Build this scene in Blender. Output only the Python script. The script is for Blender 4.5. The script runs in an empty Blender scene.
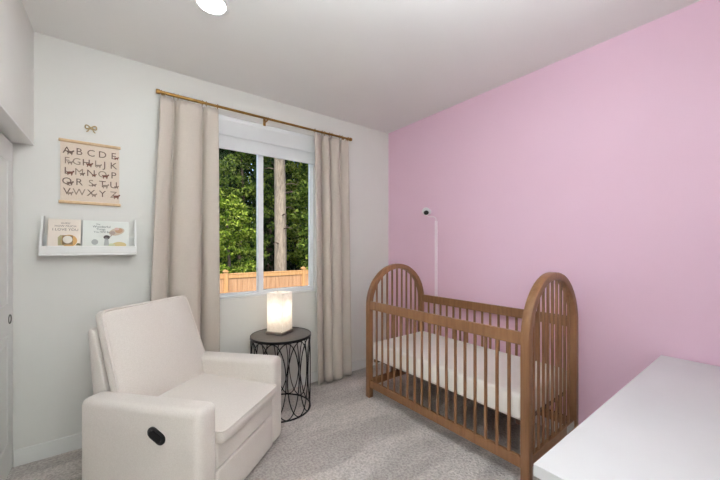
import bpy, bmesh, math, random
from mathutils import Vector, Matrix
C = bpy.context.scene.collection
PI = math.pi
rnd = random.Random(7)

# ------------------------------------------------------------------ materials
def new_mat(name):
    m = bpy.data.materials.new(name); m.use_nodes = True
    nt = m.node_tree
    return m, nt, nt.nodes['Principled BSDF']

def mat(name, col, rough=.5, metal=0., col2=None, nscale=8., bump=0., bscale=60., coat=0., stretch=None, detail=4., sheen=0., spec=None):
    """principled material: noise between two colours, noise bump, object coordinates"""
    m, nt, b = new_mat(name)
    b.inputs['Roughness'].default_value = rough
    b.inputs['Metallic'].default_value = metal
    b.inputs['Coat Weight'].default_value = coat
    if sheen: b.inputs['Sheen Weight'].default_value = sheen
    if spec is not None: b.inputs['Specular IOR Level'].default_value = spec
    tc = nt.nodes.new('ShaderNodeTexCoord'); mp = nt.nodes.new('ShaderNodeMapping')
    nt.links.new(tc.outputs['Object'], mp.inputs['Vector'])
    if stretch: mp.inputs['Scale'].default_value = stretch
    n = nt.nodes.new('ShaderNodeTexNoise'); n.inputs['Scale'].default_value = nscale; n.inputs['Detail'].default_value = detail
    nt.links.new(mp.outputs['Vector'], n.inputs['Vector'])
    r = nt.nodes.new('ShaderNodeValToRGB')
    r.color_ramp.elements[0].position = .3; r.color_ramp.elements[1].position = .7
    c2 = col2 or tuple(v * .95 for v in col)
    r.color_ramp.elements[0].color = (*c2, 1); r.color_ramp.elements[1].color = (*col, 1)
    nt.links.new(n.outputs['Fac'], r.inputs['Fac'])
    nt.links.new(r.outputs['Color'], b.inputs['Base Color'])
    if bump:
        n2 = nt.nodes.new('ShaderNodeTexNoise'); n2.inputs['Scale'].default_value = bscale; n2.inputs['Detail'].default_value = 3
        nt.links.new(mp.outputs['Vector'], n2.inputs['Vector'])
        bp = nt.nodes.new('ShaderNodeBump'); bp.inputs['Strength'].default_value = bump; bp.inputs['Distance'].default_value = .01
        nt.links.new(n2.outputs['Fac'], bp.inputs['Height']); nt.links.new(bp.outputs['Normal'], b.inputs['Normal'])
    return m

def srgb(r, g, b):
    f = lambda c: (c/255/12.92 if c <= 10 else ((c/255+.055)/1.055)**2.4)
    return (f(r), f(g), f(b))

def wood(name, a, b_, scale=3., rough=.4, axis=(1, 1, .08)):
    m = mat(name, a, rough, col2=b_, nscale=scale*14, stretch=axis, bump=.08, bscale=scale*40, detail=6)
    return m

WHITE_WALL = mat('white_paint', srgb(226, 224, 219), .75, nscale=3, bump=.04, bscale=250, col2=srgb(224, 222, 217))
CEIL_M = mat('ceiling_paint', srgb(238, 236, 233), .85, nscale=3, bump=.05, bscale=200, col2=srgb(236, 234, 231))
PINK = mat('pink_paint', srgb(233, 196, 215), .5, nscale=2, bump=.03, bscale=250, col2=srgb(232, 194, 213))
TRIM = mat('white_trim', srgb(232, 231, 228), .4, nscale=3)
VINYL = mat('white_vinyl', srgb(240, 241, 242), .35, nscale=3)
BRASS = mat('aged_brass', srgb(170, 132, 74), .32, 1., col2=srgb(140, 104, 54), nscale=20)
BLACK = mat('black_metal', (.012, .012, .013), .4, .6, nscale=20)
BLACK_PL = mat('black_plastic', (.01, .01, .01), .35, nscale=20)
CHROME = mat('satin_nickel', (.55, .54, .52), .3, 1., nscale=20)
WALNUT = wood('walnut_wood', srgb(148, 105, 70), srgb(124, 85, 54))
WALNUT_D = wood('dark_board', srgb(92, 58, 38), srgb(72, 44, 28))
SHEET = mat('white_sheet', srgb(240, 235, 228), .9, nscale=5, bump=.1, bscale=20)
BOUCLE = mat('cream_upholstery', srgb(224, 216, 209), .95, nscale=180, col2=srgb(214, 205, 197), bump=.25, bscale=350, sheen=.2)
CURTAIN = mat('greige_linen', srgb(196, 185, 174), .95, nscale=220, col2=srgb(191, 180, 169), bump=.05, bscale=400, stretch=(1, 1, .25), sheen=.15)
DESK = mat('white_lacquer', srgb(214, 213, 214), .38, nscale=3)
CANVAS = mat('natural_canvas', srgb(226, 210, 194), .9, nscale=150, col2=srgb(218, 201, 184), bump=.1, bscale=300)
PALE_WOOD = wood('pale_wood', srgb(214, 184, 146), srgb(198, 166, 126))
INK = mat('brown_ink', srgb(114, 94, 84), .9, nscale=5)
RED_INK = mat('russet_ink', srgb(122, 82, 68), .9, nscale=5)
GREY_INK = mat('taupe_ink', srgb(150, 132, 118), .9, nscale=5)

# carpet: cut pile with brush marks left by the vacuum cleaner
def carpet():
    m, nt, b = new_mat('grey_carpet')
    N = nt.nodes.new; L = nt.links.new
    tc = N('ShaderNodeTexCoord')
    mp = N('ShaderNodeMapping'); mp.inputs['Rotation'].default_value = (0, 0, .75); mp.inputs['Scale'].default_value = (.8, 3.2, 1)
    L(tc.outputs['Object'], mp.inputs['Vector'])
    def noise(sc, det, vec, dist=0.):
        n = N('ShaderNodeTexNoise'); n.inputs['Scale'].default_value = sc; n.inputs['Detail'].default_value = det; n.inputs['Distortion'].default_value = dist
        L(vec, n.inputs['Vector']); return n.outputs['Fac']
    def ramp(x, p0, p1, c0, c1):
        r = N('ShaderNodeValToRGB'); r.color_ramp.elements[0].position = p0; r.color_ramp.elements[1].position = p1
        r.color_ramp.elements[0].color = (*c0, 1); r.color_ramp.elements[1].color = (*c1, 1); L(x, r.inputs['Fac']); return r.outputs['Color']
    def mul(a, b_):
        x = N('ShaderNodeMix'); x.data_type = 'RGBA'; x.blend_type = 'MULTIPLY'; x.inputs[0].default_value = 1
        L(a, x.inputs[6]); L(b_, x.inputs[7]); return x.outputs[2]
    brush = ramp(noise(1.1, 1, mp.outputs['Vector'], .4), .44, .54, (.78, .78, .78), (1, 1, 1))
    tuft = ramp(noise(62, 3, tc.outputs['Object']), .36, .60, (.74, .73, .72), (1, 1, 1))
    clump = ramp(noise(17, 4, tc.outputs['Object']), .35, .65, (.90, .90, .90), (1, 1, 1))
    base = ramp(noise(140, 2, tc.outputs['Object']), .3, .7, srgb(220, 211, 205), srgb(240, 232, 226))
    L(mul(mul(mul(base, brush), tuft), clump), b.inputs['Base Color'])
    b.inputs['Roughness'].default_value = 1; b.inputs['Specular IOR Level'].default_value = .1
    bp = N('ShaderNodeBump'); bp.inputs['Strength'].default_value = 1; bp.inputs['Distance'].default_value = .02
    L(noise(62, 4, tc.outputs['Object']), bp.inputs['Height']); L(bp.outputs['Normal'], b.inputs['Normal'])
    return m
CARPET = carpet()

def emit(name, col, s):
    m, nt, b = new_mat(name)
    b.inputs['Base Color'].default_value = (*col, 1)
    b.inputs['Emission Color'].default_value = (*col, 1); b.inputs['Emission Strength'].default_value = s
    return m

def glass():
    m = bpy.data.materials.new('window_glass'); m.use_nodes = True; nt = m.node_tree; nt.nodes.clear()
    o = nt.nodes.new('ShaderNodeOutputMaterial'); mx = nt.nodes.new('ShaderNodeMixShader')
    t = nt.nodes.new('ShaderNodeBsdfTransparent'); g = nt.nodes.new('ShaderNodeBsdfGlossy'); g.inputs['Roughness'].default_value = .02
    f = nt.nodes.new('ShaderNodeFresnel'); f.inputs['IOR'].default_value = 1.2
    nt.links.new(f.outputs[0], mx.inputs[0]); nt.links.new(t.outputs[0], mx.inputs[1]); nt.links.new(g.outputs[0], mx.inputs[2])
    nt.links.new(mx.outputs[0], o.inputs['Surface'])
    return m
GLASS = glass()

def translucent(name, col, noise_scale, col2, amount=.6):
    m = bpy.data.materials.new(name); m.use_nodes = True; nt = m.node_tree; nt.nodes.clear()
    N = nt.nodes.new; L = nt.links.new
    o = N('ShaderNodeOutputMaterial'); mx = N('ShaderNodeMixShader'); mx.inputs[0].default_value = amount
    d = N('ShaderNodeBsdfDiffuse'); t = N('ShaderNodeBsdfTranslucent')
    tc = N('ShaderNodeTexCoord'); n = N('ShaderNodeTexNoise'); n.inputs['Scale'].default_value = noise_scale; n.inputs['Detail'].default_value = 3
    r = N('ShaderNodeValToRGB'); r.color_ramp.elements[0].position = .35; r.color_ramp.elements[1].position = .6
    r.color_ramp.elements[0].color = (*col2, 1); r.color_ramp.elements[1].color = (*col, 1)
    L(tc.outputs['Object'], n.inputs['Vector']); L(n.outputs['Fac'], r.inputs['Fac'])
    L(r.outputs['Color'], d.inputs['Color']); L(r.outputs['Color'], t.inputs['Color'])
    L(d.outputs[0], mx.inputs[1]); L(t.outputs[0], mx.inputs[2]); L(mx.outputs[0], o.inputs['Surface'])
    return m

def leafmat(name, cols):
    m = bpy.data.materials.new(name); m.use_nodes = True; nt = m.node_tree; nt.nodes.clear()
    N = nt.nodes.new; L = nt.links.new
    o = N('ShaderNodeOutputMaterial'); mx = N('ShaderNodeMixShader'); mx.inputs[0].default_value = .35
    d = N('ShaderNodeBsdfDiffuse'); t = N('ShaderNodeBsdfTranslucent'); g = N('ShaderNodeNewGeometry')
    r = N('ShaderNodeValToRGB')
    while len(r.color_ramp.elements) < len(cols): r.color_ramp.elements.new(.5)
    for i, c in enumerate(cols):
        r.color_ramp.elements[i].position = i/(len(cols)-1); r.color_ramp.elements[i].color = (*c, 1)
    L(g.outputs['Random Per Island'], r.inputs['Fac'])
    L(r.outputs['Color'], d.inputs['Color']); L(r.outputs['Color'], t.inputs['Color'])
    L(d.outputs[0], mx.inputs[1]); L(t.outputs[0], mx.inputs[2]); L(mx.outputs[0], o.inputs['Surface'])
    return m
LEAF_BRIGHT = leafmat('yellow_green_leaf', [srgb(40, 58, 20), srgb(82, 106, 34), srgb(126, 146, 50), srgb(172, 182, 88)])  # yellow-green leaf colour, random tone for each leaf
LEAF_MID = leafmat('green_leaf', [srgb(28, 42, 20), srgb(60, 82, 34), srgb(100, 122, 48), srgb(140, 156, 74)])
LEAF_DARK = leafmat('dark_needle', [srgb(18, 30, 18), srgb(30, 46, 26), srgb(46, 64, 36), srgb(60, 78, 44)])
BARK = mat('grey_bark', srgb(150, 138, 122), .95, nscale=4, col2=srgb(100, 90, 78), stretch=(6, 6, 1), bump=.8, bscale=6)
BARK_D = mat('brown_bark', srgb(96, 80, 66), .95, nscale=4, col2=srgb(62, 52, 44), stretch=(6, 6, 1), bump=.8, bscale=6)
CEDAR = mat('cedar_board', srgb(174, 135, 100), .8, nscale=3, col2=srgb(146, 108, 76), stretch=(8, 8, .6), bump=.1, bscale=10)
CEDAR_P = mat('cedar_post', srgb(180, 138, 90), .8, nscale=3, col2=srgb(160, 118, 74), stretch=(8, 8, .6))
GROUND = mat('lawn_ground', srgb(86, 104, 52), 1, nscale=3, col2=srgb(66, 74, 40), bump=.5, bscale=20)

# ------------------------------------------------------------------ mesh building
class MB:
    def __init__(s): s.bm = bmesh.new()
    def _xf(s, vs, M):
        if M is not None: bmesh.ops.transform(s.bm, matrix=M, verts=vs)
    def box(s, x0, x1, y0, y1, z0, z1, bev=0., seg=2, M=None, mi=0):
        r = bmesh.ops.create_cube(s.bm, size=1); vs = r['verts']
        bmesh.ops.scale(s.bm, vec=(x1-x0, y1-y0, z1-z0), verts=vs)
        bmesh.ops.translate(s.bm, vec=((x0+x1)/2, (y0+y1)/2, (z0+z1)/2), verts=vs)
        if bev:
            es = list({e for v in vs for e in v.link_edges})
            r = bmesh.ops.bevel(s.bm, geom=es, offset=bev, segments=seg, profile=.5, affect='EDGES')
            vs = list({v for f in r['faces'] for v in f.verts} | {v for v in vs if v.is_valid})
        fs = {f for v in vs for f in v.link_faces}
        for f in fs: f.material_index = mi
        s._xf(vs, M); return s
    def quad(s, *ps, mi=0):
        f = s.bm.faces.new([s.bm.verts.new(p) for p in ps]); f.material_index = mi; return s
    def tube(s, pts, r, closed=False, n=8, M=None, mi=0):
        pts = [Vector(p) for p in pts]; k = len(pts); rings = []; prev = None
        for i, p in enumerate(pts):
            if closed: t = pts[(i+1) % k]-pts[i-1]
            else: t = pts[min(i+1, k-1)]-pts[max(i-1, 0)]
            t.normalize()
            if prev is None:
                a = Vector((0, 0, 1)) if abs(t.z) < .9 else Vector((1, 0, 0))
                u = t.cross(a).normalized()
            else:
                u = (prev-t*prev.dot(t)).normalized()
            prev = u; w = t.cross(u)
            rr = r[i] if isinstance(r, (list, tuple)) else r
            rings.append([s.bm.verts.new(p+(u*math.cos(2*PI*j/n)+w*math.sin(2*PI*j/n))*rr) for j in range(n)])
        fs = []
        for i in range(k if closed else k-1):
            a, b = rings[i], rings[(i+1) % k]
            off = 0
            if closed and i == k-1:
                off = min(range(n), key=lambda o: (a[0].co-b[o].co).length)
            for j in range(n):
                fs.append(s.bm.faces.new((a[j], a[(j+1) % n], b[(j+1+off) % n], b[(j+off) % n])))
        if not closed:
            fs.append(s.bm.faces.new(rings[0][::-1])); fs.append(s.bm.faces.new(rings[-1]))
        for f in fs: f.material_index = mi
        s._xf([v for g in rings for v in g], M); return s
    def lathe(s, prof, n=32, M=None, mi=0):
        rings = []
        for r, z in prof:
            if r < 1e-6: rings.append([s.bm.verts.new((0, 0, z))])
            else: rings.append([s.bm.verts.new((r*math.cos(2*PI*j/n), r*math.sin(2*PI*j/n), z)) for j in range(n)])
        for a, b in zip(rings, rings[1:]):
            for j in range(n):
                q = [a[j % len(a)], a[(j+1) % len(a)], b[(j+1) % len(b)], b[j % len(b)]]
                q = [v for i, v in enumerate(q) if v not in q[:i]]
                if len(q) > 2: s.bm.faces.new(q).material_index = mi
        s._xf([v for g in rings for v in g], M); return s
    def grid(s, fn, nu, nv, closed_u=False):
        g = [[s.bm.verts.new(fn(i/nu, j/nv)) for j in range(nv+1)] for i in range(nu if closed_u else nu+1)]
        for i in range(nu):
            for j in range(nv):
                a, b = g[i], g[(i+1) % len(g)]
                s.bm.faces.new((a[j], b[j], b[j+1], a[j+1]))
        return s
    def prism(s, poly, d0, d1, axis='y', M=None, mi=0):
        """polygon of (a,b) extruded along an axis; y: (x,z), x: (y,z), z: (x,y)"""
        P = {'y': lambda a, b, d: (a, d, b), 'x': lambda a, b, d: (d, a, b), 'z': lambda a, b, d: (a, b, d)}[axis]
        A = [s.bm.verts.new(P(a, b, d0)) for a, b in poly]; B = [s.bm.verts.new(P(a, b, d1)) for a, b in poly]
        n = len(poly); fs = [s.bm.faces.new(A), s.bm.faces.new(B[::-1])]
        for i in range(n): fs.append(s.bm.faces.new((A[i], B[i], B[(i+1) % n], A[(i+1) % n])))
        for f in fs: f.material_index = mi
        s._xf(A+B, M); return s
    def cushion(s, w, h, e, b0, b1, n=18, M=None, pw=3.0, corner=9):
        """padded rectangle in XY: rim half-thickness e, bulge b0 (-z) and b1 (+z)"""
        def p(u, v, side):
            a, b = abs(u), abs(v); mx = max(a, b)
            k = 1. if mx < 1e-6 else mx/((a**corner+b**corner)**(1/corner))
            bul = (1-a**pw)*(1-b**pw)
            return (u*k*w/2, v*k*h/2, side*(e+(b1 if side > 0 else b0)*bul))
        top = {}; bot = {}
        def tt(i): 
            q = 2*i/n-1
            return math.copysign(1-(1-abs(q))**1.4, q)
        for i in range(n+1):
            for j in range(n+1):
                top[i, j] = s.bm.verts.new(p(tt(i), tt(j), 1)); bot[i, j] = s.bm.verts.new(p(tt(i), tt(j), -1))
        for i in range(n):
            for j in range(n):
                s.bm.faces.new((top[i, j], top[i+1, j], top[i+1, j+1], top[i, j+1]))
                s.bm.faces.new((bot[i, j], bot[i, j+1], bot[i+1, j+1], bot[i+1, j]))
        ring = [(i, 0) for i in range(n)]+[(n, j) for j in range(n)]+[(i, n) for i in range(n, 0, -1)]+[(0, j) for j in range(n, 0, -1)]
        mid = []
        for k in ring:
            c = (top[k].co+bot[k].co)/2; d = Vector((c.x, c.y, 0)).normalized()
            mid.append(s.bm.verts.new(c+d*e*.45))
        for q in range(len(ring)):
            a, b = ring[q], ring[(q+1) % len(ring)]; ma, mb = mid[q], mid[(q+1) % len(ring)]
            s.bm.faces.new((top[a], ma, mb, top[b])); s.bm.faces.new((ma, bot[a], bot[b], mb))
        vs = list(top.values())+list(bot.values())+mid
        rim = [(top[k].co.copy(), bot[k].co.copy()) for k in ring]
        s._xf(vs, M)
        if M is not None: rim = [(M @ a, M @ b) for a, b in rim]
        s.rim = rim
        return s
    def text(s, body, size, M, mi=0, align='CENTER', depth=.0006):
        cu = bpy.data.curves.new('t', 'FONT'); cu.body = body; cu.size = size; cu.align_x = align; cu.align_y = 'CENTER'; cu.extrude = depth/2; cu.resolution_u = 3
        o = bpy.data.objects.new('t', cu); C.objects.link(o)
        bpy.context.view_layer.update()
        me = bpy.data.meshes.new_from_object(o.evaluated_get(bpy.context.evaluated_depsgraph_get()))
        bpy.data.objects.remove(o); bpy.data.curves.remove(cu)
        n0 = len(s.bm.verts); f0 = len(s.bm.faces)
        s.bm.from_mesh(me); bpy.data.meshes.remove(me)
        s.bm.verts.ensure_lookup_table(); s.bm.faces.ensure_lookup_table()
        for f in s.bm.faces[f0:]: f.material_index = mi
        s._xf(s.bm.verts[n0:], M); return s
    def build(s, name, m, parent=None, smooth=False, fixn=True):
        if fixn: bmesh.ops.recalc_face_normals(s.bm, faces=s.bm.faces)
        me = bpy.data.meshes.new(name); s.bm.to_mesh(me); s.bm.free()
        for x in (m if isinstance(m, (list, tuple)) else [m]): me.materials.append(x)
        o = bpy.data.objects.new(name, me); C.objects.link(o)
        if smooth:
            for p in me.polygons: p.use_smooth = True
            try: me.set_sharp_from_angle(angle=math.radians(50 if smooth is True else smooth))
            except Exception: pass
        if parent: o.parent = parent
        return o

def tag(o, label, cat, group=None):
    o['label'] = label; o['category'] = cat
    if group: o['group'] = group
    return o
def thing(name, label, cat, loc=(0, 0, 0), rz=0, group=None):
    o = bpy.data.objects.new(name, None); C.objects.link(o); o.empty_display_size = .1
    o.location = loc; o.rotation_euler = (0, 0, rz)
    return tag(o, label, cat, group)
def struct(o): o['kind'] = 'structure'; return o
def T(x=0, y=0, z=0): return Matrix.Translation((x, y, z))
def R(a, ax): return Matrix.Rotation(a, 4, ax)

# ------------------------------------------------------------------ room (camera stands over the origin)
WX, WY, LX, CZ = 2.611, 2.904, -.444, 2.761    # pink wall, window wall, left wall, ceiling
BX, BY, AY = .80, -.12, -1.10                  # rear wall behind the dresser, entry alcove
wx0, wx1, wz0, wz1 = .495, 1.613, .938, 2.515     # window opening

f = MB().box(-1.2, WX+.12, AY-.12, WY+.16, -.1, 0).build('floor', CARPET); struct(f)
c = MB().box(-1.2, WX+.12, AY-.12, WY+.16, CZ, CZ+.15).build('ceiling', CEIL_M); struct(c)
w = MB()
w.box(-1.2, wx0, WY, WY+.15, 0, CZ); w.box(wx1, WX+.12, WY, WY+.15, 0, CZ)
w.box(wx0, wx1, WY, WY+.15, 0, wz0); w.box(wx0, wx1, WY, WY+.15, wz1, CZ)
struct(w.build('wall_back', WHITE_WALL))
struct(MB().box(WX, WX+.12, AY-.12, WY, 0, CZ).build('wall_right', PINK))
w = MB()
w.box(LX-.18, LX, .40, WY, 2.035, CZ); w.box(LX-.11, LX, AY, .40, 0, CZ)
w.box(-1.2, -1.1, .30, WY, 0, CZ); w.box(-1.1, LX-.10, .30, .40, 0, CZ)
struct(w.build('wall_left', WHITE_WALL))
w = MB(); w.box(BX, WX, BY-.1, BY, 0, CZ); w.box(BX, BX+.1, AY, BY-.1, 0, CZ); w.box(-1.2, BX+.1, AY-.12, AY, 0, CZ)
struct(w.build('wall_front', WHITE_WALL))

def base_profile(m, x0, x1, y0, y1, h=.105):
    m.box(x0, x1, y0, y1, 0, h, .003, 1)
struct(MB().box(LX-.088, WX-.012, WY-.012, WY, 0, .105, .003, 1).build('baseboard_back', TRIM))
struct(MB().box(WX-.012, WX, BY, WY-.012, 0, .105, .003, 1).build('baseboard_right', TRIM))
struct(MB().box(LX, LX+.012, AY, .40, 0, .105, .003, 1).build('baseboard_left', TRIM))
# closet head trim and track
t = MB(); t.box(LX-.02, LX+.003, .40, WY, 2.027, 2.040, .002, 1); t.box(LX-.175, LX-.02, .40, WY, 2.030, 2.035)
struct(t.build('trim_1', TRIM))

# sliding closet doors with two raised panels each
def closet_door(name, x, y0, y1, pull_y):
    m = MB(); m.box(x-.034, x, y0, y1, .012, 2.02, .003, 1)
    for z0, z1 in ((.19, .86), (1.02, 1.90)):
        for yy0, yy1, zz0, zz1 in ((y0+.11, y1-.11, z0, z0+.02), (y0+.11, y1-.11, z1-.02, z1), (y0+.11, y0+.13, z0, z1), (y1-.13, y1-.11, z0, z1)):
            m.box(x-.004, x+.005, yy0, yy1, zz0, zz1, .003, 1)
        m.box(x-.002, x+.004, y0+.17, y1-.17, z0+.06, z1-.06, .004, 1)
    d = struct(m.build(name, TRIM))
    h = MB(); h.lathe([(0, -.004), (.020, -.004), (.022, .001), (.028, .003), (.029, 0), (.029, -.006)], 24, M=T(x+.001, pull_y, .94) @ R(PI/2, 'Y'))
    h.build('door_handle', mat('dark_nickel', (.12, .115, .11), .3, .9, nscale=20), d, True)
    return d
closet_door('door_1', LX-.090, 1.62, WY-.014, WY-.085)
closet_door('door_2', LX-.132, .45, 1.68, .53)

# window: white vinyl slider in a drywall return
FY = WY+.075
m = MB()
def framerect(m, x0, x1, z0, z1, y0, y1, l, r, b, t, bev=.003):
    m.box(x0, x0+l, y0, y1, z0, z1, bev, 1); m.box(x1-r, x1, y0, y1, z0, z1, bev, 1)
    m.box(x0+l, x1-r, y0, y1, z0, z0+b, bev, 1); m.box(x0+l, x1-r, y0, y1, z1-t, z1, bev, 1)
framerect(m, wx0, wx1, wz0, wz1, FY-.02, FY+.06, .022, .018, .014, .03)
win = struct(m.build('window_1', VINYL))
m = MB(); framerect(m, wx0+.022, 1.078, wz0+.014, wz1-.03, FY+.02, FY+.05, .022, .04, .012, .03); m.build('sash', VINYL, win)
m = MB(); framerect(m, 1.035, wx1-.018, wz0+.014, wz1-.03, FY-.012, FY+.02, .05, .018, .026, .034); m.build('sash', VINYL, win)
MB().box(wx0+.044, 1.038, FY+.034, FY+.038, wz0+.026, wz1-.06).build('pane', GLASS, win)
MB().box(1.085, wx1-.036, FY+.002, FY+.006, wz0+.040, wz1-.064).build('pane', GLASS, win)
struct(MB().box(wx0, wx1, WY-.006, FY-.02, wz0-.014, wz0+.001, .004, 1).build('trim_2', TRIM))

# ------------------------------------------------------------------ recessed ceiling light, added fill lights
LC = (.88, .97, 1.03); UPW = 210; GLW = 27  # colour and strengths of the added fill bowl and globe
def can_light(x, y, label, s):
    t = thing('ceiling_light', label, 'ceiling light', (x, y, CZ))
    MB().lathe([(.072, -.002), (.076, -.006), (.098, -.004), (.100, 0), (.072, 0)], 40).build('trim_ring', TRIM, t, True)
    MB().lathe([(0, -.003), (.073, -.003), (.073, 0)], 32).build('diffuser', emit('led_diffuser', (.95, .98, 1), s), t)
    return t
can_light(.418, 1.965, 'round white recessed ceiling light above the recliner', 70)
def fill_bowl(x, y, label, drop, s):  # added uplight out of view, bounces fill light off the ceiling
    t = thing('added_fill_bowl', label, 'ceiling light', (x, y, CZ)); d = -drop
    MB().lathe([(0, 0), (.07, 0), (.07, -.015), (.02, -.025), (.008, -.03), (.008, d+.07), (0, d+.07)], 32).build('stem', BRASS, t, True)
    MB().lathe([(0, d-.03), (.10, d-.025), (.19, d), (.235, d+.06), (.245, d+.11), (.238, d+.112), (.225, d+.06), (.18, d+.008), (.09, d-.015), (0, d-.02)], 48).build('bowl', TRIM, t, True)
    MB().lathe([(0, d+.012), (.17, d+.012), (.17, d+.008), (0, d+.008)], 48).build('fill_diffuser', emit('fill_bowl_glow', LC, s), t)
fill_bowl(.45, .05, "added unseen uplight bowl brightening the room near the entry alcove", .80, UPW)
t = thing('added_fill_globe', 'added unseen glowing globe filling the room with light from the entry alcove', 'ceiling light', (.36, -.26, CZ))  # added globe behind the camera, unseen, evens out the room light
MB().lathe([(0, 0), (.07, 0), (.07, -.015), (.02, -.025), (.008, -.03), (.008, -.38), (0, -.38)], 32).build('stem', BRASS, t, True)
MB().lathe([(.2*math.sin(PI*k/20), -.57+.2*math.cos(PI*k/20)) for k in range(21)], 40).build('fill_globe', emit('fill_globe_glow', LC, GLW), t, True)

# ------------------------------------------------------------------ curtains, rod, roman shade
RY, RZ = WY-.085, 2.54
rod = thing('curtain_rod', 'long aged brass curtain rod above the window', 'curtain rod', (1.1, RY, RZ))
RX0, RX1 = .24, 1.975
m = MB().tube([(RX0-1.1, 0, 0), (RX0+.3-1.1, 0, 0)], .0125, n=16); m.tube([(RX0+.28-1.1, 0, 0), (RX1-1.1, 0, 0)], .0105, n=16); m.build('pole', BRASS, rod, True)
for x, s in ((RX0-1.1, -1), (RX1-1.1, 1)):
    MB().lathe([(0, -.002), (.016, -.002), (.018, .002), (.018, .022), (.015, .026), (0, .026)], 20, M=T(x, 0, 0) @ R(s*PI/2, 'Y')).build('finial', BRASS, rod, True)
for x in (RX0+.03-1.1, 1.07-1.1, RX1-.03-1.1):
    b = MB(); b.tube([(x, .085, -.012), (x, .02, -.012)], .007, n=10); b.box(x-.012, x+.012, .08, .085, -.04, .03, .002, 1)
    b.tube([(x, .02+.0*k, 0) if 0 else (x, .016*math.cos(a), .016*math.sin(a)) for k, a in enumerate([PI*q/8 for q in range(-9, 1)])], .004, n=8)
    b.build('bracket', BRASS, rod, True)

def curtain(label, xt, xb, creases, amps, seed, zbot):
    """xt/xb: (left,right) at the heading and hem; creases: fold boundaries in 0..1"""
    r = random.Random(seed); zt = RZ-.018
    cu = thing('curtain', label, 'curtain', ((xb[0]+xb[1])/2, RY, 0), 0, 'linen curtains beside the window')
    cx = (xb[0]+xb[1])/2
    b = [0]+creases+[1]; ph = [r.uniform(0, 6) for _ in b]
    def fn(u, v):
        k = max(i for i in range(len(b)-1) if u >= b[i]-1e-9); k = min(k, len(b)-2)
        q = (u-b[k])/(b[k+1]-b[k]); q = min(max(q, 0), 1)
        A = amps[k]*(.6+.4*(1-v)**.6)
        g_ = min(.45, .024/(b[k+1]-b[k])); e0 = g_ if k > 0 else 0; e1 = g_ if k < len(b)-2 else 0
        qq = min(max((q-e0)/(1-e0-e1), 0), 1); lobe = math.sin(PI*qq)**.6 if 0 < k < len(b)-2 else (math.sin(PI*(.35+.65*qq))**.6 if k == 0 else math.sin(PI*.65*qq)**.6)
        x0 = xb[0]+(xt[0]-xb[0])*v; x1 = xb[1]+(xt[1]-xb[1])*v
        x = x0+(x1-x0)*u + (.032 if 0 < u < 1 else 0)*math.sin(2*PI*q)*min(1, (b[k+1]-b[k])*3)*(1-v*.55)*-1*(1 if 0 < k < len(b)-2 else .6)
        head = math.exp(-(1-v)/.045)
        near = min(abs(u-cc) for cc in creases)
        y = .058-A*lobe + .003*math.sin(u*15+ph[0]+v*2.2)*(1-v)
        y = y*(1-.5*head)+head*(.010*math.sin(u*2*PI*13))*math.exp(-(near/.09)**2)
        z = zbot+(zt-zbot)*v - .006*head*abs(math.sin(u*PI*13))
        return (x-cx, y, z)
    m = MB().grid(fn, 150, 46)
    p = m.build('curtain_panel', CURTAIN, cu, 80)
    so = p.modifiers.new('s', 'SOLIDIFY'); so.thickness = .003
    for q in sorted(set([.015, .985]+[x for cc in creases for x in (cc-.035, cc+.035)])):
        g = MB(); x = xt[0]+(xt[1]-xt[0])*q-cx
        g.tube([(x, .017*math.cos(a), RZ+.017*math.sin(a)-.001) for a in [2*PI*k/16 for k in range(16)]], .0022, True, 6)
        g.tube([(x, 0, RZ-.019), (x, 0, RZ-.03)], .0018, n=6)
        g.build('curtain_ring', BRASS, cu, True)
    return cu
curtain('linen curtain left of the window, hanging behind the recliner', (.243, .650), (.135, .655), [.25, .74], [.11, .125, .11], 3, .025)
curtain('linen curtain right of the window, beside the pink wall', (1.545, 1.960), (1.565, 1.975), [.25, .46, .76], [.105, .115, .12, .10], 5, .02)

sh = thing('roman_shade', 'white folded roman shade raised at the top of the window', 'window shade', ((wx0+wx1)/2, WY, 0))
SW = (wx1-wx0)/2-.004
MB().box(-SW, SW, .008, .050, wz1-.036, wz1-.001, .003, 1).build('headrail', VINYL, sh)
SHADE = translucent('white_shade_cloth', srgb(240, 240, 240), 3, srgb(237, 237, 237), .25)
def fold(z0, z1, y0, y1):
    th = .004; n = 10; m = MB(); pts = []
    for k in range(n+1):
        q = k/n; pts.append((y0+(y1-y0)*q - .006*math.sin(PI*q), z0+(z1-z0)*q))
    back = [(y+th, z) for y, z in reversed(pts)]
    m.prism(pts+back, -SW, SW, 'x'); return m
fold(2.496, 2.347, .012, .006).build('fabric_fold', SHADE, sh, True)
fold(2.375, 2.245, .030, .020).build('fabric_fold', SHADE, sh, True)
MB().box(-SW, SW, .018, .032, 2.230, 2.250, .003, 1).build('hem_bar', SHADE, sh)

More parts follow.
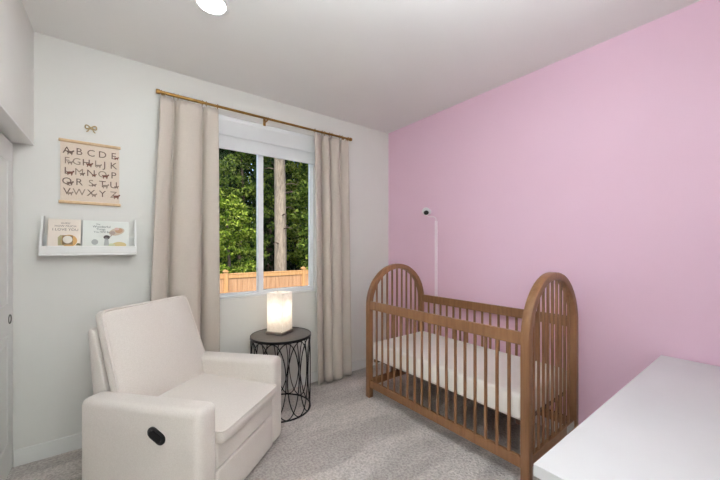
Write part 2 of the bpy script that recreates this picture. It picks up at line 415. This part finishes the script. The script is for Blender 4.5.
# ------------------------------------------------------------------ wall decor on the window wall
po = thing('alphabet_poster', 'canvas alphabet wall hanging with wooden rails above the book ledge', 'poster', (-.161, WY, 1.885))
hw, hh = .157, .206
MB().box(-hw, hw, -.008, -.005, -hh, hh).build('canvas', CANVAS, po)
for z in (hh, -hh): MB().box(-hw-.008, hw+.008, -.016, -.001, z-.010, z+.010, .004, 2).build('hanger_rail', PALE_WOOD, po, True)
rows = ['ABCDE', 'FGHIJK', 'LMNOP', 'QRSTU', 'VWXYZ']
FR = R(PI/2, 'X')
pr = random.Random(11)
for i, row in enumerate(rows):
    z = .140-i*.069
    for j, ch in enumerate(row):
        x = -.124+.248*j/(len(row)-1)
        MB().text(ch, .064, T(x, -.0086, z) @ FR).build('letter', INK if pr.random() < .55 else GREY_INK, po)
        if pr.random() < .6:   # a little animal beside the letter
            bx, bz = x+.016, z-.012; s = pr.uniform(.65, 1.05)
            a_ = [(.014, .004), (.020, .008), (.021, .015), (.015, .018), (.010, .011), (-.004, .010), (-.013, .008), (-.019, .013), (-.017, .003), (-.012, -.002), (-.013, -.015), (-.009, -.015), (-.006, -.004), (.004, -.004), (.006, -.015), (.010, -.015)]
            MB().prism([(bx+p*s, bz+q*s) for p, q in a_], -.0092, -.0048, 'y').build('printed_animal', pr.choice([RED_INK, GREY_INK, INK, INK]), po)

bw = thing('bow_hook', 'small gold bow shaped wall hook above the alphabet poster', 'wall hook', (-.161, WY, 2.198))
GOLD = mat('soft_gold', srgb(196, 174, 134), .4, .5, col2=srgb(168, 146, 108), nscale=30)
for s in (-1, 1):
    m = MB(); m.tube([(s*(.004+.026*math.sin(a)**1*(1 if a < PI else 0)), -.008, .004+.018*math.sin(2*a)*.7+.004) for a in [PI*k/14 for k in range(15)]], .0042, n=8)
    m.build('loop', GOLD, bw, True)
    m = MB(); m.tube([(s*.003, -.008, 0), (s*.012, -.009, -.010), (s*.016, -.008, -.020), (s*.024, -.008, -.026)], .0036, n=8); m.build('tail', GOLD, bw, True)
MB().lathe([(0, 0), (.009, .001), (.010, .006), (.007, .012), (0, .014)], 16, M=T(0, 0, .003) @ R(PI/2, 'X')).build('knot', GOLD, bw, True)

lx0, lx1 = -.405, .096
LEDGE = mat('white_ledge', srgb(236, 235, 232), .45, nscale=3)
sf = thing('book_ledge', 'white wall mounted book ledge holding two picture books', 'wall shelf', ((lx0+lx1)/2, WY, 1.321))
hw = (lx1-lx0)/2
MB().box(-hw, hw, -.012, -.001, 0, .13, .002, 1).build('back_panel', LEDGE, sf)
MB().box(-hw, hw, -.115, -.012, 0, .014, .002, 1).build('base_shelf', LEDGE, sf)
MB().box(-hw, hw, -.115, -.101, .014, .062, .003, 1).build('front_lip', LEDGE, sf)
for s in (-1, 1):
    poly = [(-.001, .014)] + [(-.101, .014), (-.101, .062)] + [(-.101+.066*math.sin(PI/2*q/8)**1.5 if q else -.101, .062+.195*(q/8)) for q in range(1, 9)] + [(-.001, .257)]
    x0 = s*hw; x1 = s*(hw-.012)
    MB().prism(poly, min(x0, x1), max(x0, x1), 'x').build('side_panel', LEDGE, sf)

def book(label, xc, wd, ht, cover, draw):
    lean = math.radians(15)
    b = thing('picture_book', label, 'book', (xc, WY-.086, 1.3385), 0, 'picture books on the ledge')
    b.rotation_euler = (-lean, 0, 0)
    MB().box(-wd/2+.003, wd/2-.003, .0020, .0090, .004, ht-.004).build('pages', PAPER, b)
    m = MB(); m.box(-wd/2, wd/2, 0, .0022, 0, ht, .0006, 1); m.box(-wd/2, wd/2, .0088, .011, 0, ht, .0006, 1); m.box(-wd/2, -wd/2+.0022, .0022, .0088, 0, ht)
    m.build('cover', cover, b)
    draw(b, wd, ht)
PAPER = mat('paper', srgb(238, 232, 222), .9, nscale=40)
COV_A = mat('cream_cover', srgb(232, 220, 206), .6, nscale=6, col2=srgb(228, 216, 204))
COV_B = mat('mint_cover', srgb(228, 230, 224), .6, nscale=6, col2=srgb(224, 227, 220))
def inks(*cs): return [mat('print_ink', srgb(*c), .7, nscale=30) for c in cs]
def ell(cx, cz, a, b, n=16, rot=0): return [(cx+a*math.cos(t)*math.cos(rot)-b*math.sin(t)*math.sin(rot), cz+a*math.cos(t)*math.sin(rot)+b*math.sin(t)*math.cos(rot)) for t in [2*PI*k/n for k in range(n)]]
def draw_a(b, w, h):
    m = MB()
    for s, z, sz in (('GUESS', h-.030, .017), ('HOW MUCH', h-.050, .020), ('I LOVE YOU', h-.074, .026)):
        m.text(s, sz*.92, T(.004, -.0006, z) @ FR)
    m.build('lettering', inks((128, 112, 106)), b)
    m = MB(); D = (-.0008, .0002)
    m.prism([(-.03, .05), (.005, .05), (.005, .12), (-.02, .12), (-.032, .105)], *D, mi=0)
    m.prism(ell(.022, .082, .042, .042), *D, mi=1)
    m.prism([(-.010, .055), (.042, .055), (.042, .118), (-.010, .118)], -.0012, .0002, mi=2)
    m.prism(ell(.016, .090, .024, .026), -.0016, .0002, mi=3)
    m.prism([(.055, .05), (.082, .05), (.080, .062), (.066, .068)], *D, mi=4)
    m.build('cover_picture', inks((176, 168, 132), (212, 166, 104), (142, 118, 84), (230, 222, 210), (110, 104, 72)), b)
def draw_b(b, w, h):
    m = MB()
    for s, x, z, sz in (('The', -.045, h-.026, .014), ('Wonderful', -.026, h-.043, .022), ('Things', -.030, h-.062, .019), ('You Will Be', -.024, h-.081, .018)):
        m.text(s, sz, T(x, -.0006, z) @ FR)
    m.build('lettering', inks((112, 120, 118)), b)
    m = MB(); D = (-.0008, .0002)
    m.prism(ell(.058, .152, .046, .026, rot=.35), *D, mi=0); m.prism(ell(.070, .160, .022, .018, rot=.3), -.0012, .0002, mi=1)
    m.prism(ell(.034, .142, .016, .014), -.0013, .0002, mi=2); m.prism(ell(.058, .172, .014, .010), -.0014, .0002, mi=3)
    m.prism([(.018, .118), (.030, .130), (.034, .126), (.022, .112)], *D, mi=2)
    m.prism(ell(.002, .110, .018, .015), *D, mi=4); m.prism([(-.014, .05), (.016, .05), (.010, .106), (-.008, .106)], *D, mi=5)
    m.prism(ell(-.062, .075, .018, .020), *D, mi=5)
    m.prism(ell(.072, .055, .040, .022), *D, mi=6); m.prism(ell(.030, .052, .020, .014), *D, mi=7)
    m.build('cover_picture', inks((206, 190, 168), (196, 158, 128), (176, 160, 150), (218, 186, 176), (92, 84, 82), (176, 178, 176), (216, 196, 144), (206, 212, 176)), b)
book('cream picture book on the white ledge, nearer the closet', -.292, .162, .232, COV_A, draw_a)
book('pale green picture book on the white ledge, nearer the curtain', -.076, .252, .228, COV_B, draw_b)

# ------------------------------------------------------------------ recliner armchair
ch = thing('recliner_armchair', 'cream upholstered recliner armchair in front of the left curtain', 'armchair', (.391, 2.168, 0), math.radians(40))
# local: +x towards the side table, -y is the front
def padded(m, *a, bev, seg=4, M=None): return m.box(*a, bev, seg, M)
MB().box(-.29, .29, -.315, .32, .035, .385, .015, 3).build('seat_base', BOUCLE, ch, True)
m = MB(); m.box(-.284, .284, -.340, -.295, .245, .384, .014, 4); m.build('front_panel', BOUCLE, ch, True)
m = MB(); m.box(-.284, .284, -.345, -.300, .03, .241, .014, 4); m.build('footrest', BOUCLE, ch, True)
for s in (-1, 1):
    m = MB()
    x0, x1 = (-.42, -.286) if s < 0 else (.286, .42)
    m.box(x0, x1, -.348, .375, .03, .605, .036, 5)
    for v in m.bm.verts:       # arms dip a little towards the rear
        if v.co.z > .4: v.co.z -= .012*max(0, (v.co.y+.1))/.43
    arm = m.build('armrest', BOUCLE, ch, True)
for x in (-.34, .34):
    for y in (-.28, .28):
        MB().lathe([(0, 0), (.022, 0), (.026, .034), (0, .034)], 16, M=T(x, y, 0)).build('foot', BLACK_PL, ch, True)
tilt = math.radians(19)
# back frame, leaning
m = MB(); m.prism([(.262, .30), (.430, .90), (.440, .918), (.462, .920), (.472, .905), (.415, .45), (.385, .30)], -.305, .325, 'x')
bmesh.ops.bevel(m.bm, geom=m.bm.edges[:], offset=.008, segments=2, profile=.5, affect='EDGES')
m.build('back_frame', BOUCLE, ch, True)
# back cushion: local XY plane of the cushion maps to x / up the slope
Mc = T(0, .192, .435) @ R(-tilt, 'X') @ T(.022, .03, .307) @ R(PI/2, 'X')
m = MB().cushion(.62, .62, .024, .0, .046, M=Mc, pw=3.4, corner=26)
wide = lambda c: 1+.075*min(1, max(0, (1.0-c.z)/.42))
for v in m.bm.verts: v.co.x = .01+(v.co.x-.01)*wide(v.co)
rim = [tuple(Vector((.01+(c.x-.01)*wide(c), c.y, c.z)) for c in ab) for ab in m.rim]
bc = m.build('back_cushion', BOUCLE, ch, 60)
MB().tube([a for a, b in rim], .0075, True, 8).build('piping', BOUCLE, bc, True)
Ms = T(0, -.063, .430) @ R(math.radians(3.2), 'X')
m = MB().cushion(.572, .625, .030, .0, .032, M=Ms, pw=3.0, corner=20); rim = m.rim
sc = m.build('seat_cushion', BOUCLE, ch, 60)
MB().tube([a for a, b in rim], .006, True, 8).build('piping', BOUCLE, sc, True)
# recline release: black oval cup with a lever
hm = T(-.4205, -.105, .468) @ R(-PI/2, 'Y') @ R(math.radians(0), 'Z')
def stadium(hl, r, n=10): return [(hl+r*math.cos(a), r*math.sin(a)) for a in [-PI/2+PI*k/n for k in range(n+1)]]+[(-hl+r*math.cos(a), r*math.sin(a)) for a in [PI/2+PI*k/n for k in range(n+1)]]
Mh = T(-.420, -.112, .470) @ Matrix(((0, 0, -1, 0), (-1, 0, 0, 0), (0, 1, 0, 0), (0, 0, 0, 1))) @ R(math.radians(-30), 'Z')
rh = MB().prism(stadium(.024, .029), -.004, .006, 'z', M=Mh).build('release_handle', BLACK_PL, ch)
MB().prism(stadium(.020, .016), .005, .012, 'z', M=Mh).build('lever', BLACK, rh)

# ------------------------------------------------------------------ side table and lamp
TX, TY, TR, TH = 1.105, 2.60, .25, .632
st = thing('side_table', 'round black wire side table between the recliner and the right curtain', 'side table', (TX, TY, 0))
TOPM = mat('dark_grey_top', srgb(92, 86, 82), .4, nscale=9, col2=srgb(72, 67, 64), stretch=(1, 8, 1))
MB().lathe([(0, TH-.014), (TR-.004, TH-.014), (TR-.004, TH), (0, TH)], 64).build('tabletop', TOPM, st, True)
MB().lathe([(TR-.004, TH+.002), (TR+.003, TH+.002), (TR+.004, TH-.018), (TR-.004, TH-.018), (TR-.004, TH+.002)], 64).build('rim', BLACK, st, True)
MB().tube([(TR*.985*math.cos(a), TR*.985*math.sin(a), .007) for a in [2*PI*k/64 for k in range(64)]], .0065, True, 8).build('foot_ring', BLACK, st, True)
m = MB(); NE = 14; zc = (TH-.02+.012)/2; zh = (TH-.03)/2
for k in range(NE):
    a0 = 2*PI*k/NE; hw = 2*PI/NE*.95
    m.tube([((TR*.985)*math.cos(a0+hw*math.cos(q)), (TR*.985)*math.sin(a0+hw*math.cos(q)), zc+zh*math.sin(q)) for q in [2*PI*i/40 for i in range(40)]], .0042, True, 6)
m.build('wire_loops', BLACK, st, True)

lp = thing('table_lamp', 'square lit table lamp with a patterned white shade on the side table', 'lamp', (1.118, 2.660, TH), math.radians(33))
STEEL = mat('brushed_steel', srgb(170, 160, 150), .35, .8, nscale=30)
MB().box(-.086, .086, -.086, .086, .0, .022, .003, 1).build('lamp_base', STEEL, lp)
SHADE_M = translucent('shade_paper', srgb(250, 247, 242), 34, srgb(241, 237, 231), .5)
m = MB(); s_ = .077
cs = [(-s_, -s_), (s_, -s_), (s_, s_), (-s_, s_)]
for i in range(4):
    (xa, ya), (xb, yb) = cs[i], cs[(i+1) % 4]
    for k in range(6):
        z0, z1 = .024+k*.0545, .024+(k+1)*.0545
        m.quad((xa, ya, z0), (xb, yb, z0), (xb, yb, z1), (xa, ya, z1))
bmesh.ops.remove_doubles(m.bm, verts=m.bm.verts, dist=1e-5)
o = m.build('lamp_shade', SHADE_M, lp); so = o.modifiers.new('s', 'SOLIDIFY'); so.thickness = .0015
MB().lathe([(0, .022), (.014, .022), (.014, .10), (.0, .10)], 16).build('lamp_socket', BRASS, lp, True)
MB().lathe([(0, .10), (.012, .10), (.024, .13), (.026, .15), (.018, .17), (0, .178)], 20).build('light_bulb', emit('bulb_glow', (1, .90, .78), 8), lp, True)
ld = bpy.data.lights.new('lamp_glow', 'POINT'); ld.energy = 0.9; ld.color = (1, .91, .80); ld.shadow_soft_size = .03
lo = bpy.data.objects.new('lamp_glow', ld); C.objects.link(lo); lo.parent = lp; lo.location = (0, 0, .21)

# ------------------------------------------------------------------ baby monitor camera
cm = thing('baby_monitor_camera', 'small white camera with black lens mounted on the pink wall above the crib', 'camera', (WX, 2.262, 1.750)); cm.scale = (1.25, 1.25, 1.25)
CAMW = mat('white_plastic', srgb(240, 236, 238), .35, nscale=10)
MB().lathe([(0, 0), (.022, 0), (.022, .008), (.009, .012), (.008, .03), (0, .03)], 24, M=R(-PI/2, 'Y')).build('wall_mount', CAMW, cm, True)
dirm = Vector((-.74, -.72, -.62)).to_track_quat('Z', 'Y').to_matrix().to_4x4()
Mc = T(-.045, -.004, .002) @ dirm
body = MB().lathe([(0, -.03), (.022, -.026), (.031, -.012), (.033, .004), (.029, .018), (.020, .024), (0, .024)], 32, M=Mc).build('camera_body', CAMW, cm, True)
MB().lathe([(.0, .0235), (.019, .0235), (.0205, .026), (.017, .030), (0, .031)], 24, M=Mc).build('lens', BLACK_PL, body, True)
MB().tube([(-.045, -.006, -.03), (-.03, -.025, -.045), (-.006, -.055, -.045), (-.005, -.075, -.06), (-.005, -.077, -.09)], .0022, n=8).build('cord', CAMW, cm, True)
cc = MB().box(WX-.012, WX-.0005, 2.150, 2.182, .11, 1.65, .003, 2).build('cord_cover', mat('pale_pink_plastic', srgb(248, 228, 238), .4, nscale=5)); tag(cc, 'slim pale cord cover running down the pink wall behind the crib', 'cord cover')

# ------------------------------------------------------------------ crib
cl, cw = 1.464, .755          # length, width
cr = thing('crib', 'walnut brown wooden crib with arched slatted ends by the pink wall', 'crib', (1.842, .869, 0), math.radians(1.05))
pt, pd = .047, .052           # frame thickness across, along the length
za, ro = 1.215, cw/2
zs = za-ro
def end_frame(y0, sticker=False):
    """arched end: legs and arch in one bent band"""
    m = MB(); out = []; inn = []
    n = 28
    for k in range(n+1):
        a = PI-PI*k/n
        out.append((ro+ro*math.cos(a), zs+ro*math.sin(a))); inn.append((ro+(ro-pt)*math.cos(a), zs+(ro-pt)*math.sin(a)))
    out = [(0, 0)]+out+[(cw, 0)]; inn = [(pt, 0)]+inn+[(cw-pt, 0)]
    A = []
    for d in (y0, y0+pd):
        A.append([[m.bm.verts.new((x, d, z)) for x, z in L_] for L_ in (out, inn)])
    k = len(out)
    for i in range(k-1):
        for (p, q, r_, s_) in ((A[0][0], A[0][1], 0, 0), (A[1][0], A[1][1], 0, 0), (A[0][0], A[1][0], 0, 0), (A[0][1], A[1][1], 0, 0)):
            m.bm.faces.new((p[i], p[i+1], q[i+1], q[i]))
    for i in (0, k-1): m.bm.faces.new((A[0][0][i], A[0][1][i], A[1][1][i], A[1][0][i]))
    bmesh.ops.recalc_face_normals(m.bm, faces=m.bm.faces)
    es = [e for e in m.bm.edges if len(e.link_faces) == 2 and e.calc_face_angle(0) > 1.2]
    bmesh.ops.bevel(m.bm, geom=es, offset=.006, segments=2, profile=.5, affect='EDGES')
    fr = m.build('end_frame', WALNUT, cr, 40)
    yc = y0+pd/2
    r = MB().box(pt-.004, cw-pt+.004, yc-.013, yc+.013, .10, .165, .003, 1).build('end_rail', WALNUT, cr)
    ns = 9; inner = cw-2*pt
    for i in range(ns):
        x = pt+inner*(i+1)/(ns+1); dx = x-ro
        zt = zs+math.sqrt((ro-pt)**2-dx*dx)+.004
        MB().box(x-.0095, x+.0095, yc-.007, yc+.007, .160, zt, .003, 1).build('end_slat', WALNUT, cr)
    if sticker:
        s = MB().box(cw-pt-.13, cw-pt-.004, yc-.0142, yc-.0128, .110, .158, 0).build('label', mat('grey_sticker', srgb(206, 204, 198), .5, col2=srgb(176, 172, 166), nscale=60), cr); s['label'] = 'pale grey sticker'
    return fr
end_frame(0, True); end_frame(cl-pd)
for xs in (.023, cw-.023):
    y0, y1 = pd-.004, cl-pd+.004
    MB().box(xs-.013, xs+.013, y0, y1, .808, .882, .004, 2).build('side_rail', WALNUT, cr)
    MB().box(xs-.013, xs+.013, y0, y1, .095, .160, .004, 2).build('side_rail', WALNUT, cr)
    n = 17
    for i in range(n):
        y = pd+(cl-2*pd)*(i+1)/(n+1)
        MB().box(xs-.007, xs+.007, y-.0095, y+.0095, .156, .812, .003, 1).build('side_slat', WALNUT, cr)
ms = MB(); framerect_y = None
ms.box(.045, cw-.045, pd+.01, pd+.05, .325, .35, .003, 1); ms.box(.045, cw-.045, cl-pd-.05, cl-pd-.01, .325, .35, .003, 1)
ms.box(.085, .115, pd+.05, cl-pd-.05, .325, .35, .003, 1); ms.box(cw-.115, cw-.085, pd+.05, cl-pd-.05, .325, .35, .003, 1)
for i in range(9):
    y = pd+.05+(cl-2*pd-.1)*(i+.5)/9
    ms.box(.07, cw-.07, y-.025, y+.025, .333, .348)
ms.build('mattress_support', WALNUT_D, cr)
ma = thing('crib_mattress', 'crib mattress in a white fitted sheet inside the wooden crib', 'mattress', (1.842, .869, 0), math.radians(1.05))
m = MB(); m.box(.033, cw-.033, pd+.003, cl-pd-.003, .351, .508, .024, 5)
m.build('fitted_sheet', SHEET, ma, True)

# ------------------------------------------------------------------ dresser
dr = thing('dresser', 'white dresser in the corner against the pink wall with a bare smooth top', 'dresser', (0, 0, 0))
dx0, dx1, dy0, dy1, dz = .983, WX-.014, BY+.015, .452, .729
MB().box(dx0, dx1, dy0, dy1, dz-.036, dz, .002, 2).build('top_panel', DESK, dr)
m = MB(); m.box(dx0+.02, dx1-.005, dy0+.005, dy1-.035, .06, dz-.036); m.build('carcass', DESK, dr)
MB().box(dx0+.04, dx1-.02, dy0+.02, dy1-.07, 0, .06).build('plinth', DESK, dr)
nw = 3
for i in range(nw):
    for j in range(2):
        a = dx0+.03+(dx1-dx0-.05)*i/nw; b_ = dx0+.03+(dx1-dx0-.05)*(i+1)/nw
        z0 = .075+.305*j
        d = MB().box(a+.004, b_-.004, dy1-.035, dy1-.017, z0, z0+.297, .003, 1).build('drawer', DESK, dr)
        MB().tube([((a+b_)/2-.06, dy1-.017, z0+.2), ((a+b_)/2-.06, dy1+.005, z0+.2), ((a+b_)/2+.06, dy1+.005, z0+.2), ((a+b_)/2+.06, dy1-.017, z0+.2)], .005, n=8).build('handle', CHROME, d, True)

# ------------------------------------------------------------------ outside: fence, trees
GZ = -1.15
struct(MB().box(-25, 45, WY+.6, 50, GZ-.2, GZ).build('ground', GROUND))
fe = thing('wooden_fence', 'cedar board fence running across the yard outside the window', 'fence', (0, 9.4, GZ+.03))
FH = 1.80
m = MB(); x = -3.0; i = 0
fr_ = random.Random(2)
while x < 13:
    m.box(x, x+.136, .0, .02, .03, FH-.16, 0); x += .142
m.build('fence_boards', CEDAR, fe)
m = MB(); m.box(-3, 13, -.03, .045, FH-.06, FH-.025, .004, 1); m.box(-3, 13, -.022, 0, FH-.16, FH-.06); m.box(-3, 13, .02, .05, .3, .39); m.build('top_rail', CEDAR_P, fe)
for k in range(-2, 5):
    px = 2.36+k*2.39
    if -3 < px < 13:
        p = MB().box(px-.055, px+.055, -.06, .05, 0, FH+.02, .004, 1).build('post', CEDAR_P, fe)
        m = MB(); m.box(px-.075, px+.075, -.08, .07, FH+.02, FH+.045, .004, 1); m.prism([(px-.06, FH+.045), (px+.06, FH+.045), (px+.012, FH+.085), (px-.012, FH+.085)], -.06, .05)
        m.build('post_cap', CEDAR_P, p)

def leaf_mesh(name, n, place, size, lm, seed):
    r = random.Random(seed); m = MB()
    for _ in range(n):
        p = Vector(place(r)); s = size*r.uniform(.6, 1.3)
        q = Vector((r.gauss(0, 1), r.gauss(0, 1)-.35, r.gauss(0, 1)+.55)).normalized()
        u = q.orthogonal().normalized(); v = q.cross(u); a = r.uniform(0, 6.28)
        u, v = u*math.cos(a)+v*math.sin(a), v*math.cos(a)-u*math.sin(a)
        b = m.bm
        b.faces.new([b.verts.new(p+d) for d in (-u*s, -v*s*.45+u*s*.05, u*s, v*s*.45+u*s*.05)])
    me_o = m.build(name, lm, None, fixn=False)
    me = me_o.data; bpy.data.objects.remove(me_o)
    return me
def clump_place(hx, hy, z0, z1, nc, seed, cs):
    r0 = random.Random(seed); cl_ = []
    for _ in range(nc):
        while True:
            x, y, z = r0.uniform(-1, 1), r0.uniform(-1, 1), r0.uniform(-1, 1)
            if x*x+y*y+z*z < 1: break
        cl_.append((x*hx, y*hy, (z0+z1)/2+z*(z1-z0)/2, r0.uniform(.6, 1.3)*cs))
    def f(r):
        x, y, z, s = r.choice(cl_)
        while True:
            a, b, c = r.uniform(-1, 1), r.uniform(-1, 1), r.uniform(-1, 1)
            l = a*a+b*b+c*c
            if .25 < l < 1: break
        return (x+a*s, y+b*s, z+c*s*.6)
    return f
CROWNS = {
 'maple': (leaf_mesh('crown', 8500, clump_place(1.4, 1.1, .4, 5.8, 120, 1, .27), .085, LEAF_BRIGHT, 4), .09, 4.5, BARK_D),
 'alder': (leaf_mesh('crown', 9000, clump_place(1.6, 1.2, .8, 7.6, 150, 2, .32), .095, LEAF_MID, 5), .11, 6.5, BARK_D),
 'bush': (leaf_mesh('crown', 5500, clump_place(1.2, .9, .2, 2.9, 60, 3, .25), .07, LEAF_BRIGHT, 6), .04, 2.0, BARK_D),
 'fir': (leaf_mesh('crown', 7000, (lambda r: (lambda t, a, q: (math.cos(a)*q*(1.5-1.1*t), math.sin(a)*q*(1.5-1.1*t), .6+t*10.5-q*.5))(r.random()**.9, r.uniform(0, 6.28), r.random()**.5)), .14, LEAF_DARK, 8), .17, 10.5, BARK_D),
}
def tree(kind, name, label, cat, x, y, sc, rz, group):
    me, tr, thh, bark = CROWNS[kind]
    t = thing(name, label, cat, (x, y, GZ), rz, group); t.scale = (sc, sc, sc*(1.5 if kind == 'fir' else 1))
    o = bpy.data.objects.new('crown', me); C.objects.link(o); o.parent = t
    pts = [(.08*math.sin(k*1.3+x), .08*math.cos(k*1.7+y)-.08*math.cos(y), thh*k/6) for k in range(7)]
    pts[0] = (.0, 0, -.05)
    MB().tube(pts, [tr*(1.15-.12*k) for k in range(7)], n=10).build('trunk', bark, t, True)
    return t
GT = 'trees beyond the fence'
big = thing('conifer_tree', 'tall tree with a thick bare grey trunk beyond the fence', 'tree', (5.42, 12.8, GZ), 0, GT)
r_ = random.Random(5)
MB().tube([(0, 0, -.1), (-.01, 0, 1.5), (.0, .01, 3), (-.03, 0, 5), (-.05, .02, 7), (-.06, 0, 10), (-.05, 0, 15)], [.30, .255, .245, .235, .22, .19, .1], n=16).build('trunk', BARK, big, True)
for k in range(7):
    a = r_.uniform(0, 6.28); z = 2.6+k*.55+r_.uniform(-.2, .2)
    MB().tube([(.2*math.cos(a), .2*math.sin(a), z), (.45*math.cos(a), .45*math.sin(a), z+.05), (.75*math.cos(a), .75*math.sin(a), z-.02)], [.03, .022, .008], n=6).build('dead_branch', BARK_D, big, True)
me = leaf_mesh('crown', 5000, (lambda r: (lambda t, a, q: (math.cos(a)*q*(2.4-1.9*t), math.sin(a)*q*(2.4-1.9*t), 7.6+t*8-q*.7))(r.random(), r.uniform(0, 6.28), r.random()**.5)), .18, LEAF_MID, 12)
o = bpy.data.objects.new('crown', me); C.objects.link(o); o.parent = big
TREES = [
 ('maple', 2.9, 11.3, .78, .3, 'small bright leafy tree just past the fence in the first pane'),
 ('bush', 6.35, 10.9, .9, 5.2, 'low bright shrub past the fence post by the window\'s edge'),
 ('alder', 1.5, 14.2, 1.0, 5.0, 'mid green tree hidden mostly by the recliner\'s curtain'),
 ('alder', 4.6, 15.3, 1.05, 2.2, 'mid green leafy tree behind the small bright one'),
 ('alder', 7.3, 12.6, 1.0, .9, 'mid green leafy tree beside the thick grey trunk'),
 ('maple', 8.3, 15.9, 1.4, 1.9, 'bright leafy tree hidden mostly by the curtain next to the pink wall'),
]
for kd, x, y, s, rz, lb in TREES:
    tree(kd, {'maple': 'leafy_tree', 'alder': 'leafy_tree', 'bush': 'shrub'}[kd], lb, 'shrub' if kd == 'bush' else 'tree', x, y, s, rz, GT)
for j in range(4):
    for i in range(5):
        tree('fir', 'fir_tree', 'dark dense evergreen in the rows at the back of the woods', 'tree', (.6, 2.3, .0, 3.0)[j]+i*3.3, 18.6+j*3.1, 1.08+.03*j, i*1.1+j, 'dark evergreens at the back of the woods')

# ------------------------------------------------------------------ daylight
wd = bpy.data.worlds.new('World'); bpy.context.scene.world = wd; wd.use_nodes = True
nt = wd.node_tree; bg = nt.nodes['Background']
sky = nt.nodes.new('ShaderNodeTexSky'); sky.sky_type = 'NISHITA'; sky.sun_disc = False; sky.sun_elevation = math.radians(52); sky.sun_rotation = math.radians(200)
sky.air_density = 1.0; sky.dust_density = 2.5; sky.ozone_density = .5
nt.links.new(sky.outputs[0], bg.inputs['Color']); bg.inputs['Strength'].default_value = .48
sl = bpy.data.lights.new('sun', 'SUN'); sl.energy = 4.2; sl.angle = math.radians(.6); sl.color = (1, .97, .91)
so = bpy.data.objects.new('sun', sl); C.objects.link(so)
so.rotation_euler = Vector((.35, .55, -.85)).to_track_quat('-Z', 'Y').to_euler(); so.location = (-6, -8, 14)
pl = bpy.data.lights.new('window_portal', 'AREA'); pl.shape = 'RECTANGLE'; pl.size = wx1-wx0; pl.size_y = wz1-wz0; pl.cycles.is_portal = True
po_ = bpy.data.objects.new('window_portal', pl); C.objects.link(po_); po_.location = ((wx0+wx1)/2, WY+.14, (wz0+wz1)/2); po_.rotation_euler = (-PI/2, 0, 0)

# ------------------------------------------------------------------ camera
cd = bpy.data.cameras.new('camera'); cd.sensor_width = 36; cd.lens = 16.0; cd.shift_y = 8/720; cd.clip_start = .02; cd.clip_end = 200
co = bpy.data.objects.new('camera', cd); C.objects.link(co)
co.location = (0, 0, 1.37); co.rotation_euler = (PI/2, 0, -math.atan2(.6, .8))
bpy.context.scene.camera = co
vs = bpy.context.scene.view_settings
vs.view_transform = 'Standard'; vs.look = 'None'; vs.gamma = 1; vs.use_curve_mapping = False; vs.exposure = 0.15
bpy.context.scene.cycles.max_bounces = 10; bpy.context.scene.cycles.diffuse_bounces = 6
